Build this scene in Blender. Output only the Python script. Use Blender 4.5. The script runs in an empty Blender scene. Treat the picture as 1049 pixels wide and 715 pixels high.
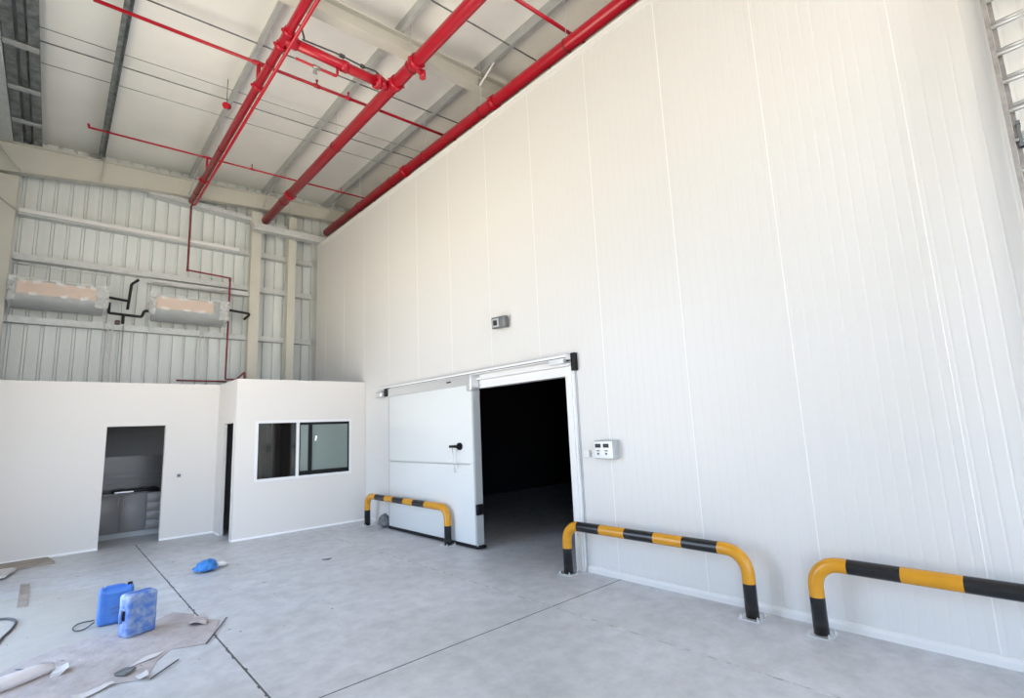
import bpy, bmesh, math, random
from mathutils import Vector, Matrix, noise
random.seed(7)
C = bpy.context.scene.collection
PI = math.pi

# ------------------------------------------------------------------ materials
def mat(name, col, rough=.5, metal=0., noise_amt=0., noise_scale=4., col2=None, bump=0., bump_scale=20., spec=None, alpha=1., stretch=None):
    m = bpy.data.materials.new(name); m.use_nodes = True
    nt = m.node_tree; b = nt.nodes['Principled BSDF']
    b.inputs['Base Color'].default_value = (*col, 1)
    b.inputs['Roughness'].default_value = rough
    b.inputs['Metallic'].default_value = metal
    if spec is not None: b.inputs['Specular IOR Level'].default_value = spec
    if alpha < 1: b.inputs['Alpha'].default_value = alpha
    tc = nt.nodes.new('ShaderNodeTexCoord'); mp = nt.nodes.new('ShaderNodeMapping')
    nt.links.new(tc.outputs['Object'], mp.inputs['Vector'])
    if stretch: mp.inputs['Scale'].default_value = stretch
    if noise_amt > 0 or col2:
        n = nt.nodes.new('ShaderNodeTexNoise'); n.inputs['Scale'].default_value = noise_scale
        n.inputs['Detail'].default_value = 6; n.inputs['Roughness'].default_value = .6
        nt.links.new(mp.outputs[0], n.inputs['Vector'])
        r = nt.nodes.new('ShaderNodeValToRGB')
        c2 = col2 or tuple(c * (1 - noise_amt) for c in col)
        r.color_ramp.elements[0].position = .35; r.color_ramp.elements[0].color = (*c2, 1)
        r.color_ramp.elements[1].position = .62; r.color_ramp.elements[1].color = (*col, 1)
        nt.links.new(n.outputs['Fac'], r.inputs['Fac']); nt.links.new(r.outputs[0], b.inputs['Base Color'])
    if bump > 0:
        n2 = nt.nodes.new('ShaderNodeTexNoise'); n2.inputs['Scale'].default_value = bump_scale; n2.inputs['Detail'].default_value = 4
        nt.links.new(mp.outputs[0], n2.inputs['Vector'])
        bp = nt.nodes.new('ShaderNodeBump'); bp.inputs['Strength'].default_value = bump; bp.inputs['Distance'].default_value = .02
        nt.links.new(n2.outputs['Fac'], bp.inputs['Height']); nt.links.new(bp.outputs[0], b.inputs['Normal'])
    return m

def floor_mat():
    m = mat('polished_concrete', (.60, .60, .595), .42)
    nt = m.node_tree; b = nt.nodes['Principled BSDF']; L = nt.links
    tc = nt.nodes.new('ShaderNodeTexCoord')
    def nz(sc, det=6, rough=.6):
        n = nt.nodes.new('ShaderNodeTexNoise'); n.inputs['Scale'].default_value = sc; n.inputs['Detail'].default_value = det
        n.inputs['Roughness'].default_value = rough; L.new(tc.outputs['Object'], n.inputs['Vector']); return n
    def ramp(src, p0, c0, p1, c1):
        r = nt.nodes.new('ShaderNodeValToRGB'); e = r.color_ramp.elements
        e[0].position = p0; e[0].color = (*c0, 1); e[1].position = p1; e[1].color = (*c1, 1)
        L.new(src, r.inputs['Fac']); return r
    n1 = nz(.9); n2 = nz(5, 10, .7); n3 = nz(1.7, 8, .65)
    r1 = ramp(n1.outputs['Fac'], .35, (.52, .525, .535), .65, (.61, .62, .64))
    r2 = ramp(n2.outputs['Fac'], .36, (.70, .70, .71), .60, (1., 1., 1.))
    mx = nt.nodes.new('ShaderNodeMixRGB'); mx.blend_type = 'MULTIPLY'; mx.inputs['Fac'].default_value = .6
    L.new(r1.outputs[0], mx.inputs[1]); L.new(r2.outputs[0], mx.inputs[2])
    # brown building dust lying around the jerrycans in the far left of the bay
    mp = nt.nodes.new('ShaderNodeMapping'); mp.inputs['Location'].default_value = (.55, -7.4, 0)
    mp.inputs['Scale'].default_value = (.62, .26, 1)
    mp.vector_type = 'POINT'
    mp.inputs['Location'].default_value = (0, -7.3 * .26, 0)
    L.new(tc.outputs['Object'], mp.inputs['Vector'])
    ln = nt.nodes.new('ShaderNodeVectorMath'); ln.operation = 'LENGTH'; L.new(mp.outputs[0], ln.inputs[0])
    ad = nt.nodes.new('ShaderNodeMath'); ad.operation = 'MULTIPLY_ADD'; ad.inputs[1].default_value = .8; L.new(n3.outputs['Fac'], ad.inputs[0])
    L.new(ln.outputs['Value'], ad.inputs[2])
    rd = ramp(ad.outputs[0], .80, (1, 1, 1), 1.75, (0, 0, 0))
    dm = nt.nodes.new('ShaderNodeMath'); dm.operation = 'MULTIPLY'; dm.inputs[1].default_value = .8; L.new(rd.outputs[0], dm.inputs[0])
    mx2 = nt.nodes.new('ShaderNodeMixRGB'); L.new(dm.outputs[0], mx2.inputs['Fac'])
    L.new(mx.outputs[0], mx2.inputs[1]); mx2.inputs[2].default_value = (.42, .395, .34, 1)
    L.new(mx2.outputs[0], b.inputs['Base Color'])
    rr = ramp(n2.outputs['Fac'], .3, (.50, .5, .5), .7, (.36, .36, .36)); L.new(rr.outputs[0], b.inputs['Roughness'])
    bp = nt.nodes.new('ShaderNodeBump'); bp.inputs['Strength'].default_value = .08; bp.inputs['Distance'].default_value = .01
    L.new(n2.outputs['Fac'], bp.inputs['Height']); L.new(bp.outputs[0], b.inputs['Normal'])
    return m

def panel_mat():
    # white coated steel sandwich panel, with fine vertical micro ribs along its length
    m = mat('white_insulated_panel', (.67, .663, .645), .36)
    nt = m.node_tree; b = nt.nodes['Principled BSDF']; L = nt.links
    tc = nt.nodes.new('ShaderNodeTexCoord'); w = nt.nodes.new('ShaderNodeTexWave')
    w.bands_direction = 'Y'; w.wave_profile = 'SIN'; w.inputs['Scale'].default_value = 3.2; w.inputs['Distortion'].default_value = .35
    w.inputs['Detail'].default_value = 1; w.inputs['Detail Scale'].default_value = .4
    L.new(tc.outputs['Object'], w.inputs['Vector'])
    pw = nt.nodes.new('ShaderNodeMath'); pw.operation = 'POWER'; pw.inputs[1].default_value = 14; L.new(w.outputs['Fac'], pw.inputs[0])
    bp = nt.nodes.new('ShaderNodeBump'); bp.inputs['Strength'].default_value = .35; bp.inputs['Distance'].default_value = .004; bp.invert = True
    L.new(pw.outputs[0], bp.inputs['Height'])
    n = nt.nodes.new('ShaderNodeTexNoise'); n.inputs['Scale'].default_value = .8; L.new(tc.outputs['Object'], n.inputs['Vector'])
    bp2 = nt.nodes.new('ShaderNodeBump'); bp2.inputs['Strength'].default_value = .15; bp2.inputs['Distance'].default_value = .02
    L.new(n.outputs['Fac'], bp2.inputs['Height']); L.new(bp.outputs[0], bp2.inputs['Normal']); L.new(bp2.outputs[0], b.inputs['Normal'])
    return m

M = dict(
    floor=floor_mat(), panel=panel_mat(),
    seal=mat('white_sealant', (.78, .775, .76), .4),
    trimwhite=mat('white_trim', (.76, .76, .755), .35), edge=mat('white_wall_trim', (.72, .715, .70), .4),
    leaf=mat('door_white', (.70, .72, .71), .22),
    plaster=mat('painted_plaster', (.695, .665, .625), .65, bump=.05, bump_scale=30),
    skirt=mat('white_skirting', (.9, .9, .89), .45),
    insul=mat('white_foil_insulation', (.93, .92, .87), .6, noise_amt=.04, noise_scale=1.5, bump=.6, bump_scale=1.4),
    galv=mat('galvanised_steel', (.62, .64, .64), .5, .2, noise_amt=.15, noise_scale=14),
    galvmid=mat('dull_galvanised_steel', (.46, .475, .47), .5, .2, noise_amt=.12, noise_scale=5),
    galvdark=mat('weathered_galvanised_steel', (.25, .27, .27), .55, .35, noise_amt=.55, noise_scale=7),
    sheet=mat('galvanised_wall_sheet', (.73, .765, .755), .5, .0, noise_amt=.10, noise_scale=3, stretch=(1, 1, .15)),
    cream=mat('cream_steel_paint', (.58, .57, .505), .5, noise_amt=.06, noise_scale=2),
    red=mat('red_pipe_paint', (.43, .005, .020), .3, noise_amt=.1, noise_scale=3),
    darkred=mat('dark_red_primer', (.22, .02, .03), .45, noise_amt=.2),
    alu=mat('brushed_aluminium', (.70, .71, .71), .3, .6),
    aludark=mat('worn_aluminium', (.42, .40, .38), .45, .6, noise_amt=.3, noise_scale=10),
    black=mat('black_plastic', (.008, .008, .009), .4, spec=.2),
    rubber=mat('black_foam_insulation', (.012, .012, .013), .7),
    paintblack=mat('black_gloss_paint', (.010, .011, .013), .22),
    yellow=mat('yellow_gloss_paint', (.64, .29, .012), .25, noise_amt=.08, noise_scale=6),
    dark=mat('unlit_room_darkening', (.022, .023, .027), .7),  # near-black colour stands in for shade on the unlit white panels
    cab=mat('grey_cabinet_laminate', (.24, .235, .235), .4),
    tile=mat('grey_wall_tile', (.11, .11, .11), .3),
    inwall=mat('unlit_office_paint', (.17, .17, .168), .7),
    worktop=mat('black_stone_worktop', (.015, .015, .017), .2),
    bluec=mat('blue_plastic', (.045, .15, .50), .38, col2=(.06, .19, .52), noise_scale=9),
    bluedirty=mat('dusty_blue_plastic', (.06, .16, .48), .5, col2=(.30, .37, .50), noise_scale=13, bump=.5, bump_scale=30),
    bluebag=mat('blue_polythene', (.03, .20, .55), .3, bump=.5, bump_scale=25),
    card=mat('brown_cardboard', (.36, .31, .26), .8, noise_amt=.3, noise_scale=4, bump=.3, bump_scale=12),
    sheetcard=mat('trodden_cardboard', (.47, .42, .405), .75, noise_amt=.22, noise_scale=5, bump=1.2, bump_scale=7),
    unitcard=mat('pink_cardboard_wrap', (.78, .56, .42), .7, noise_amt=.12, noise_scale=8),
    tape=mat('white_tape', (.88, .88, .86), .5),
    wrap=mat('clear_plastic_wrap', (.75, .78, .78), .12, alpha=.30, bump=1.5, bump_scale=9),
    wrapfold=mat('crumpled_film', (.85, .87, .87), .2, alpha=.5, bump=2, bump_scale=12),
    wrapw=mat('milky_plastic_film', (.70, .66, .66), .3, bump=1, bump_scale=10),
    unitgrey=mat('wrapped_grey_casing', (.30, .32, .33), .3, noise_amt=.2, noise_scale=5, bump=.5, bump_scale=6),
    wire=mat('dark_wire', (.06, .06, .065), .5),
    paper=mat('white_paper', (.62, .60, .59), .6),
    joint=mat('dark_floor_joint', (.13, .13, .13), .8, noise_amt=.5, noise_scale=20),
    jointfill=mat('pale_joint_filler', (.30, .30, .30), .7, noise_amt=.5, noise_scale=7, col2=(.72, .72, .71)),
    screen=mat('dark_display', (.01, .012, .012), .5),
    plasticwhite=mat('white_plastic', (.80, .81, .80), .35),
    plasticgrey=mat('grey_plastic', (.42, .44, .44), .45),
    detgrey=mat('dark_grey_metal', (.13, .14, .145), .4, .3),
    beige=mat('pale_plaster_dust', (.72, .70, .67), .8),
    curtain=mat('grey_blind_fabric', (.26, .24, .235), .8),
    bulb=mat('brown_bulb', (.10, .07, .06), .4),
)
def glass_mat(name, tint, mixc, milky):
    m = bpy.data.materials.new(name); m.use_nodes = True; nt = m.node_tree
    nt.nodes.remove(nt.nodes['Principled BSDF']); out = nt.nodes['Material Output']
    tr = nt.nodes.new('ShaderNodeBsdfTransparent'); tr.inputs[0].default_value = (*tint, 1)
    gl = nt.nodes.new('ShaderNodeBsdfGlossy'); gl.inputs['Roughness'].default_value = .02; gl.inputs[0].default_value = (.9, .95, .93, 1)
    df = nt.nodes.new('ShaderNodeBsdfDiffuse'); df.inputs[0].default_value = (*mixc, 1)
    a = nt.nodes.new('ShaderNodeMixShader'); a.inputs[0].default_value = milky
    nt.links.new(tr.outputs[0], a.inputs[1]); nt.links.new(df.outputs[0], a.inputs[2])
    fr = nt.nodes.new('ShaderNodeFresnel'); fr.inputs[0].default_value = 1.5
    b = nt.nodes.new('ShaderNodeMixShader'); nt.links.new(fr.outputs[0], b.inputs[0])
    nt.links.new(a.outputs[0], b.inputs[1]); nt.links.new(gl.outputs[0], b.inputs[2]); nt.links.new(b.outputs[0], out.inputs[0])
    return m
M['glass'] = glass_mat('tinted_window_glass', (.55, .52, .50), (.1, .1, .1), .05)
M['glassgreen'] = glass_mat('green_sheen_glass', (.60, .68, .65), (.42, .50, .47), .42)  # pale diffuse share paints in the reflection and lit room behind, no film

# ------------------------------------------------------------------ mesh builder
class MB:
    def __init__(s): s.bm = bmesh.new()
    def _tag(s, faces, m, smooth=False):
        for f in faces: f.material_index = m; f.smooth = smooth
    def box(s, x0, x1, y0, y1, z0, z1, m=0, mx=None):
        vs = [s.bm.verts.new((x, y, z)) for x in (x0, x1) for y in (y0, y1) for z in (z0, z1)]
        if mx is not None:
            for v in vs: v.co = mx @ v.co
        idx = [(0, 1, 3, 2), (4, 6, 7, 5), (0, 4, 5, 1), (2, 3, 7, 6), (0, 2, 6, 4), (1, 5, 7, 3)]
        s._tag([s.bm.faces.new([vs[i] for i in f]) for f in idx], m); return s
    def rbox(s, x0, x1, y0, y1, z0, z1, r=.02, seg=3, m=0, mx=None):
        t = bmesh.new(); bmesh.ops.create_cube(t, size=1)
        for v in t.verts: v.co = Vector(((x0 + x1) / 2 + v.co.x * (x1 - x0), (y0 + y1) / 2 + v.co.y * (y1 - y0), (z0 + z1) / 2 + v.co.z * (z1 - z0)))
        bmesh.ops.bevel(t, geom=t.edges[:], offset=r, segments=seg, profile=.5, affect='EDGES')
        s.merge(t, m, True, mx); return s
    def merge(s, t, m, smooth, mx=None):
        mp = {}
        for v in t.verts: mp[v] = s.bm.verts.new(mx @ v.co if mx is not None else v.co)
        for f in t.faces:
            g = s.bm.faces.new([mp[v] for v in f.verts]); g.material_index = m; g.smooth = smooth
        t.free()
    def tube(s, pts, r, seg=12, m=0, caps=True, ms=None, rs=None):
        pts = [Vector(p) for p in pts]; n = len(pts); rings = []
        up = None
        for i, p in enumerate(pts):
            d = (pts[min(i + 1, n - 1)] - pts[max(i - 1, 0)]).normalized()
            if up is None:
                up = Vector((0, 0, 1)) if abs(d.z) < .9 else Vector((1, 0, 0))
            a = d.cross(up).normalized(); b = a.cross(d).normalized(); up = b
            rr = rs[i] if rs else r
            rings.append([s.bm.verts.new(p + (a * math.cos(2 * PI * k / seg) + b * math.sin(2 * PI * k / seg)) * rr) for k in range(seg)])
        for i in range(n - 1):
            mm = ms[i] if ms else m
            s._tag([s.bm.faces.new([rings[i][k], rings[i][(k + 1) % seg], rings[i + 1][(k + 1) % seg], rings[i + 1][k]]) for k in range(seg)], mm, True)
        if caps:
            s._tag([s.bm.faces.new(rings[0][::-1])], ms[0] if ms else m); s._tag([s.bm.faces.new(rings[-1])], ms[-1] if ms else m)
        return s
    def cyl(s, p0, p1, r, seg=16, m=0): return s.tube([p0, p1], r, seg, m)
    def ext(s, prof, axis, a0, a1, m=0, f=None):
        """profile of 2D points extruded along 'x' (y,z), 'y' (x,z) or 'z' (x,y)"""
        def P(u, v, a):
            return {'x': (a, u, v), 'y': (u, a, v), 'z': (u, v, a)}[axis]
        A = [s.bm.verts.new(P(u, v, a0)) for u, v in prof]; B = [s.bm.verts.new(P(u, v, a1)) for u, v in prof]; n = len(prof)
        fs = [s.bm.faces.new([A[i], A[(i + 1) % n], B[(i + 1) % n], B[i]]) for i in range(n)]
        fs += [s.bm.faces.new(A[::-1]), s.bm.faces.new(B)]
        s._tag(fs, m); return s
    def poly(s, pts, z0, z1, m=0):
        return s.ext(pts, 'z', z0, z1, m)
    def build(s, name, mats, parent=None, origin=None, smooth=None):
        bm = s.bm
        bmesh.ops.recalc_face_normals(bm, faces=bm.faces[:])
        if parent is None and origin is None:
            xs = [v.co for v in bm.verts]
            origin = Vector((sum(v.x for v in xs) / len(xs), sum(v.y for v in xs) / len(xs), min(v.z for v in xs)))
        off = Vector((0, 0, 0))
        if parent is not None:
            p = parent
            while p is not None: off += p.location; p = p.parent
            if parent.get('_local'): off = Vector((0, 0, 0))
        else: off = Vector(origin)
        for v in bm.verts: v.co -= off
        me = bpy.data.meshes.new(name); bm.to_mesh(me); bm.free()
        for m_ in (mats if isinstance(mats, (list, tuple)) else [mats]): me.materials.append(M[m_] if isinstance(m_, str) else m_)
        o = bpy.data.objects.new(name, me); C.objects.link(o)
        if parent is not None: o.parent = parent
        else: o.location = off
        return o

def tag(o, label=None, cat=None, group=None, kind=None):
    if label: o['label'] = label
    if cat: o['category'] = cat
    if group: o['group'] = group
    if kind: o['kind'] = kind
    return o
def thing(name, label, cat, loc, group=None, rz=0):
    o = bpy.data.objects.new(name, None); C.objects.link(o); o.location = loc; o.rotation_euler = (0, 0, rz)
    o.empty_display_size = .1
    return tag(o, label, cat, group)
def struct(o): o['kind'] = 'structure'; return o
def fillet(pts, r, seg=6):
    pts = [Vector(p) for p in pts]; out = [pts[0]]
    for i in range(1, len(pts) - 1):
        a, b, c = pts[i - 1], pts[i], pts[i + 1]; u = (a - b).normalized(); v = (c - b).normalized()
        p0 = b + u * r; p2 = b + v * r
        for k in range(seg + 1):
            t = k / seg; out.append((1 - t) ** 2 * p0 + 2 * t * (1 - t) * b + t * t * p2)
    out.append(pts[-1]); return out

WX = 5.06          # face of the white cold room wall
WZ = 6.95          # its top
LOY = 5.0          # near edge of the left dock opening
BY = 13.84         # corrugated back wall
LX = -1.28         # left wall
zt = lambda x: 7.93 + .053 * (x + .2)     # underside of the purlins

# ------------------------------------------------------------------ setting
b = MB()
b.box(LX - .2, 16, -9, 14.2, -.2, 0); fl = struct(b.build('floor', 'floor', origin=(0, 0, 0)))
def joint(x0, x1, y0, y1, mt, par=fl, z=.0012):
    q = MB(); q.box(x0, x1, y0, y1, -.001, z); return q.build('floor_joint', mt, par)
joint(3.849, 3.868, -9, 10.3, 'jointfill'); joint(1.262, 1.276, -9, 11.7, 'joint')
joint(LX, WX - .02, 3.786, 3.797, 'joint')
joint(LX, 1.25, -3.01, -3.0, 'joint')
# joint shoulders, a little crumbled
q = MB(); random.seed(3)
for i in range(26):
    y = random.uniform(3.9, 8.5); x = 1.269 + random.choice((-1, 1)) * random.uniform(.006, .011); a = random.uniform(.006, .016)
    q.box(x - .006, x + .006, y, y + a * 3, 0, .002)
q.build('joint_edge', 'joint', fl)['kind'] = 'stuff'

# ceiling: insulation foil sagging between the purlins
b = MB(); NX, NY = 90, 120; x0, x1, y0, y1 = LX - .3, 16, -9.2, BY + .3; g = []
PX = [-.90, -.62, .39, 2.08, 3.74, 5.40, 7.06, 8.7, 10.4, 12.1, 13.8]
def sagz(x, y):
    z = zt(x) + .285
    ks = [p for p in PX[1:]]
    for a, c in zip(ks, ks[1:]):
        if a <= x <= c:
            t = (x - a) / (c - a); z -= .05 * min(1, max(0, (BY - y) / 3)) * math.sin(PI * t) * (1 + .5 * noise.noise(Vector((x * .5, y * .35, 0))))
    return z + .012 * noise.noise(Vector((x * 1.3, y * .7, 3)))
for i in range(NX + 1):
    row = []
    for j in range(NY + 1):
        x = x0 + (x1 - x0) * (i / NX) ; y = y0 + (y1 - y0) * j / NY
        row.append(b.bm.verts.new((x, y, sagz(x, y))))
    g.append(row)
for i in range(NX):
    for j in range(NY):
        f = b.bm.faces.new([g[i][j], g[i + 1][j], g[i + 1][j + 1], g[i][j + 1]]); f.smooth = True
b.box(x0, x1, y0, y1, 9.25, 9.35)
struct(b.build('ceiling', 'insul', origin=(0, 0, 0)))

# corrugated back wall
def corrugated(axis, a0, a1, z0, z1, base, depth_dir, pitch=.245, groove=.042, dep=.065):
    q = MB(); prof = []; a = a0
    while a < a1:
        prof += [(a, 0), (a + pitch - groove - .020, 0), (a + pitch - groove - .008, dep), (a + pitch - .012, dep)]
        a += pitch
    prof += [(a1 + pitch, 0)]
    pts = [(u, base + depth_dir * v) for u, v in prof] + [(prof[-1][0], base + depth_dir * .12), (a0, base + depth_dir * .12)]
    if axis == 'x': pts = [(u, v) for u, v in pts]
    else: pts = [(v, u) for u, v in pts]
    q.ext(pts, 'z', z0, z1); return q
wb = struct(corrugated('x', LX - .2, 16, 0, 9.3, BY, 1).build('wall_back', 'sheet', origin=(0, BY, 0)))
# left wall: corrugated, with a wide dock opening towards daylight
q = corrugated('y', 8.9, BY, 0, 9.3, LX, -1); wl = struct(q.build('wall_left', 'sheet', origin=(LX, 0, 0)))
for (ya, yb, za, zb) in ((-9, 8.9, 5.1, 9.3), (-9, -3.2, 0, 5.1), (-.6, LOY, 0, 5.1)):  # gap between the two lower sheets: unseen opening added for ambient light
    q = corrugated('y', ya, yb - .245, za, zb, LX, -1); q.build('wall_sheet', 'sheet', wl)
# front wall behind the camera, also with a dock opening
q = MB(); q.box(LX - .2, 16, -6.7, -6.5, 6.6, 9.3); q.box(WX - .1, 16, -6.7, -6.5, 0, 6.6); q.box(LX - .2, LX + .1, -6.7, -6.5, 0, 6.6)
struct(q.build('wall_front', 'sheet', origin=(0, -6.5, 0)))
q = MB(); q.box(16, 16.2, -9.2, 14.2, 0, 9.3); struct(q.build('wall_side', 'sheet', origin=(16, 0, 0)))

# cold room wall of white panels, with its door opening
OY0, OY1, OZ = 4.45, 6.9, 2.46
b = MB(); T = .12
b.box(WX, WX + T, -9, OY0, 0, WZ); b.box(WX, WX + T, OY1, 13.25, 0, WZ); b.box(WX, WX + T, OY0, OY1, OZ, WZ)
wr = struct(b.build('wall_right', 'panel', origin=(WX, 0, 0)))
seams = [.58 - 1.1 * k for k in range(8, 0, -1)] + [.58, 1.66, 2.73, 3.83, 4.94, 6.0, 7.07, 8.16, 9.29, 10.42, 11.5, 12.6]
for y in seams:
    q = MB(); zb = OZ + .3 if OY0 - .3 < y < OY1 + 2.6 else 0
    q.ext([(y - .0045, WX - .0), (y - .0025, WX - .002), (y + .0025, WX - .002), (y + .0045, WX)], 'z', zb, WZ - .02)
    for v in q.bm.verts: v.co.x, v.co.y = v.co.y, v.co.x
    q.build('panel_joint', 'seal', wr)
q = MB(); q.box(WX + T, 15.8, -8.9, 13.25, WZ - .1, WZ); q.box(WX + T, 15.8, 13.15, 13.25, 0, WZ - .1); q.box(WX + T, 15.8, -8.9, -8.8, 0, WZ - .1); q.box(15.7, 15.8, -8.8, 13.15, 0, WZ - .1)
q.build('cold_room_shell', 'panel', wr)
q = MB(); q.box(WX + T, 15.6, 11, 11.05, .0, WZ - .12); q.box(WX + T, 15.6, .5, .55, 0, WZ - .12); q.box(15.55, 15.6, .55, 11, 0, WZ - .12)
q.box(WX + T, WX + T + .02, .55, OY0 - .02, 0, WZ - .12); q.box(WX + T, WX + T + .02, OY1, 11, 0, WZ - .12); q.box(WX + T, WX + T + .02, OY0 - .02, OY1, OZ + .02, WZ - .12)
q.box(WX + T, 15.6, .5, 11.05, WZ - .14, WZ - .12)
q.build('cold_room_shade_skin', 'dark', wr)  # added inner skin; its dark colour paints the room's lack of light
# trim along the wall top and foot
q = MB(); q.box(WX - .012, WX + .02, -9, 13.27, WZ - .09, WZ + .012); q.box(WX - .02, WX + .0, -9, 13.27, WZ - .012, WZ + .012)
struct(q.build('trim_1', 'edge', origin=(WX, 0, WZ)))
q = MB()
for ya, yb in ((-9, 4.28), (9.0, 10.33)):
    q.ext([(WX, 0), (WX - .03, 0), (WX - .03, .045), (WX - .018, .07), (WX, .075)], 'y', ya, yb)
struct(q.build('baseboard_right', 'edge', origin=(WX, 0, 0)))

# ------------------------------------------------------------------ office block in the far left corner
AY, BYo, SX, HZ = 11.72, 10.35, 2.51, 2.93
D0, D1, DZ = .74, 1.625, 2.125           # kitchen doorway
W0, W1, WZ0, WZ1 = 2.865, 4.72, 1.015, 2.11
b = MB(); t = .12
b.box(LX, D0, AY, AY + t, 0, HZ); b.box(D1, SX + t, AY, AY + t, 0, HZ); b.box(D0, D1, AY, AY + t, DZ, HZ)
struct(b.build('wall_office_rear', 'plaster', origin=(1, AY, 0)))
b = MB()
b.box(SX, W0, BYo, BYo + t, 0, HZ - .01); b.box(W1, WX - .003, BYo, BYo + t, 0, HZ - .01); b.box(W0, W1, BYo, BYo + t, 0, WZ0); b.box(W0, W1, BYo, BYo + t, WZ1, HZ - .01)
struct(b.build('wall_office_front', 'plaster', origin=(4, BYo, 0)))
b = MB(); SD0, SD1 = 10.47, 11.22
b.box(SX, SX + .05, BYo + t, SD0, 0, HZ - .01); b.box(SX, SX + .05, SD1, AY, 0, HZ - .01); b.box(SX, SX + .05, SD0, SD1, DZ, HZ - .01)
struct(b.build('wall_office_side', 'plaster', origin=(SX, 11, 0)))
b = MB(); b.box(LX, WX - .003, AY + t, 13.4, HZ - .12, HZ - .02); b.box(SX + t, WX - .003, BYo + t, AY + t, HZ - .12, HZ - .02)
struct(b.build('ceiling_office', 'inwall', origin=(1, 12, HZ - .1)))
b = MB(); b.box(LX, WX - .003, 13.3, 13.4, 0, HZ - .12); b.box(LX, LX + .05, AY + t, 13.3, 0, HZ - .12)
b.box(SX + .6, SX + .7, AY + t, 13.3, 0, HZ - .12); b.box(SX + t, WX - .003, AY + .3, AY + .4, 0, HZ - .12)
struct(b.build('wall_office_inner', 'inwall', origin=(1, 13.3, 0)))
# tile splashback on the kitchen wall
b = MB(); b.box(LX + .05, SX + .5, 13.29, 13.3, .9, 1.55)
for k in range(3): b.box(LX + .05, SX + .5, 13.285, 13.292, 1.0 + k * .1, 1.008 + k * .1, 1)
struct(b.build('trim_splashback', ['tile', 'inwall'], origin=(1, 13.29, .9)))
# white skirting bead
b = MB(); s_ = .012
b.box(LX, D0 - .0, AY - s_, AY, 0, .035); b.box(D1, SX, AY - s_, AY, 0, .035); b.box(SX - s_, WX - .03, BYo - s_, BYo, 0, .035)
b.box(SX - s_, SX, BYo, SD0, 0, .035); b.box(SX - s_, SX, SD1, AY, 0, .035)
struct(b.build('baseboard_office', 'skirt', origin=(2, 11, 0)))
# side doorway frame
b = MB(); b.box(SX - .008, SX + .055, SD1 - .02, SD1, 0, DZ); b.box(SX - .008, SX + .055, SD0, SD0 + .02, 0, DZ); b.box(SX - .008, SX + .055, SD0 + .02, SD1 - .02, DZ - .02, DZ)
struct(b.build('door_frame_side', 'plaster', origin=(SX, 11, 0)))

# window of the office
wn = thing('window_1', None, None, (3.8, BYo, WZ0)); wn['kind'] = 'structure'
q = MB(); f = .03; ya, yb = BYo - .012, BYo + .10
q.box(W0 - .02, W1 + .02, ya, yb, WZ1 - f, WZ1 + .02); q.box(W0 - .02, W1 + .02, ya, yb, WZ0 - .02, WZ0 + f)
q.box(W0 - .02, W0 + f, ya, yb, WZ0 + f, WZ1 - f); q.box(W1 - f, W1 + .02, ya, yb, WZ0 + f, WZ1 - f); q.box(3.605, 3.655, ya + .005, yb - .02, WZ0 + f, WZ1 - f)
q.build('window_frame', 'trimwhite', wn)
q = MB(); q.box(W0 + f, 3.60, BYo + .03, BYo + .036, WZ0 + f, WZ1 - f); q.build('window_pane', 'glass', wn)
q = MB(); xa, xb = 3.66, W1 - f; za, zb = WZ0 + f, WZ1 - f
q.box(xa, xb, BYo + .01, BYo + .05, zb - .05, zb); q.box(xa, xb, BYo + .01, BYo + .05, za, za + .085); q.box(xb - .025, xb, BYo + .01, BYo + .05, za, zb)
q.box(xa + .18, xa + .255, BYo + .005, BYo + .05, za, zb); q.box(xa, xa + .02, BYo + .01, BYo + .05, za, zb)
sash = q.build('sliding_sash', 'black', wn); sash['label'] = 'black framed sliding sash'
q = MB(); q.box(xa + .02, xb - .025, BYo + .025, BYo + .031, za + .085, zb - .05); q.build('window_pane', 'glassgreen', sash)
q = MB(); q.ext([(3.97, 1.70), (4.005, 1.71), (4.02, 1.80), (3.985, 1.81)], 'y', BYo + .0235, BYo + .0248); st = q.build('sticker', 'tape', sash); st['label'] = 'small white sticker on the pane'
# blinds hanging inside behind the left pane
bl = thing('window_blind', 'dark grey hanging blind folds behind the left office window pane', 'blind', (3.1, BYo + .3, .9))
q = MB(); prof = []
for i in range(73):
    x = 2.72 + i * .015; prof.append((x, BYo + .30 + (.02 + .03 * (i % 9 < 3)) * math.sin(i * .9)))
prof += [(x, y + .008) for x, y in prof[::-1]]
q.ext(prof, 'z', .85, 2.3); q.build('blind_fabric', 'curtain', bl)
q = MB(); q.cyl((2.68, BYo + .3, 2.33), (4.6, BYo + .3, 2.33), .015, 10); q.build('blind_rail', 'alu', bl)
# socket on rear office wall
sk = thing('wall_socket', 'small grey wall socket beside the kitchen doorway', 'socket', (1.88, AY, 1.12))
q = MB(); q.rbox(1.845, 1.915, AY - .012, AY - .0005, 1.125, 1.195, .004, 2); q.build('face_plate', 'plasticgrey', sk)
q = MB(); q.box(1.862, 1.882, AY - .015, AY - .011, 1.14, 1.18); q.box(1.888, 1.903, AY - .015, AY - .011, 1.14, 1.18); q.build('rocker', 'black', sk)

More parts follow.
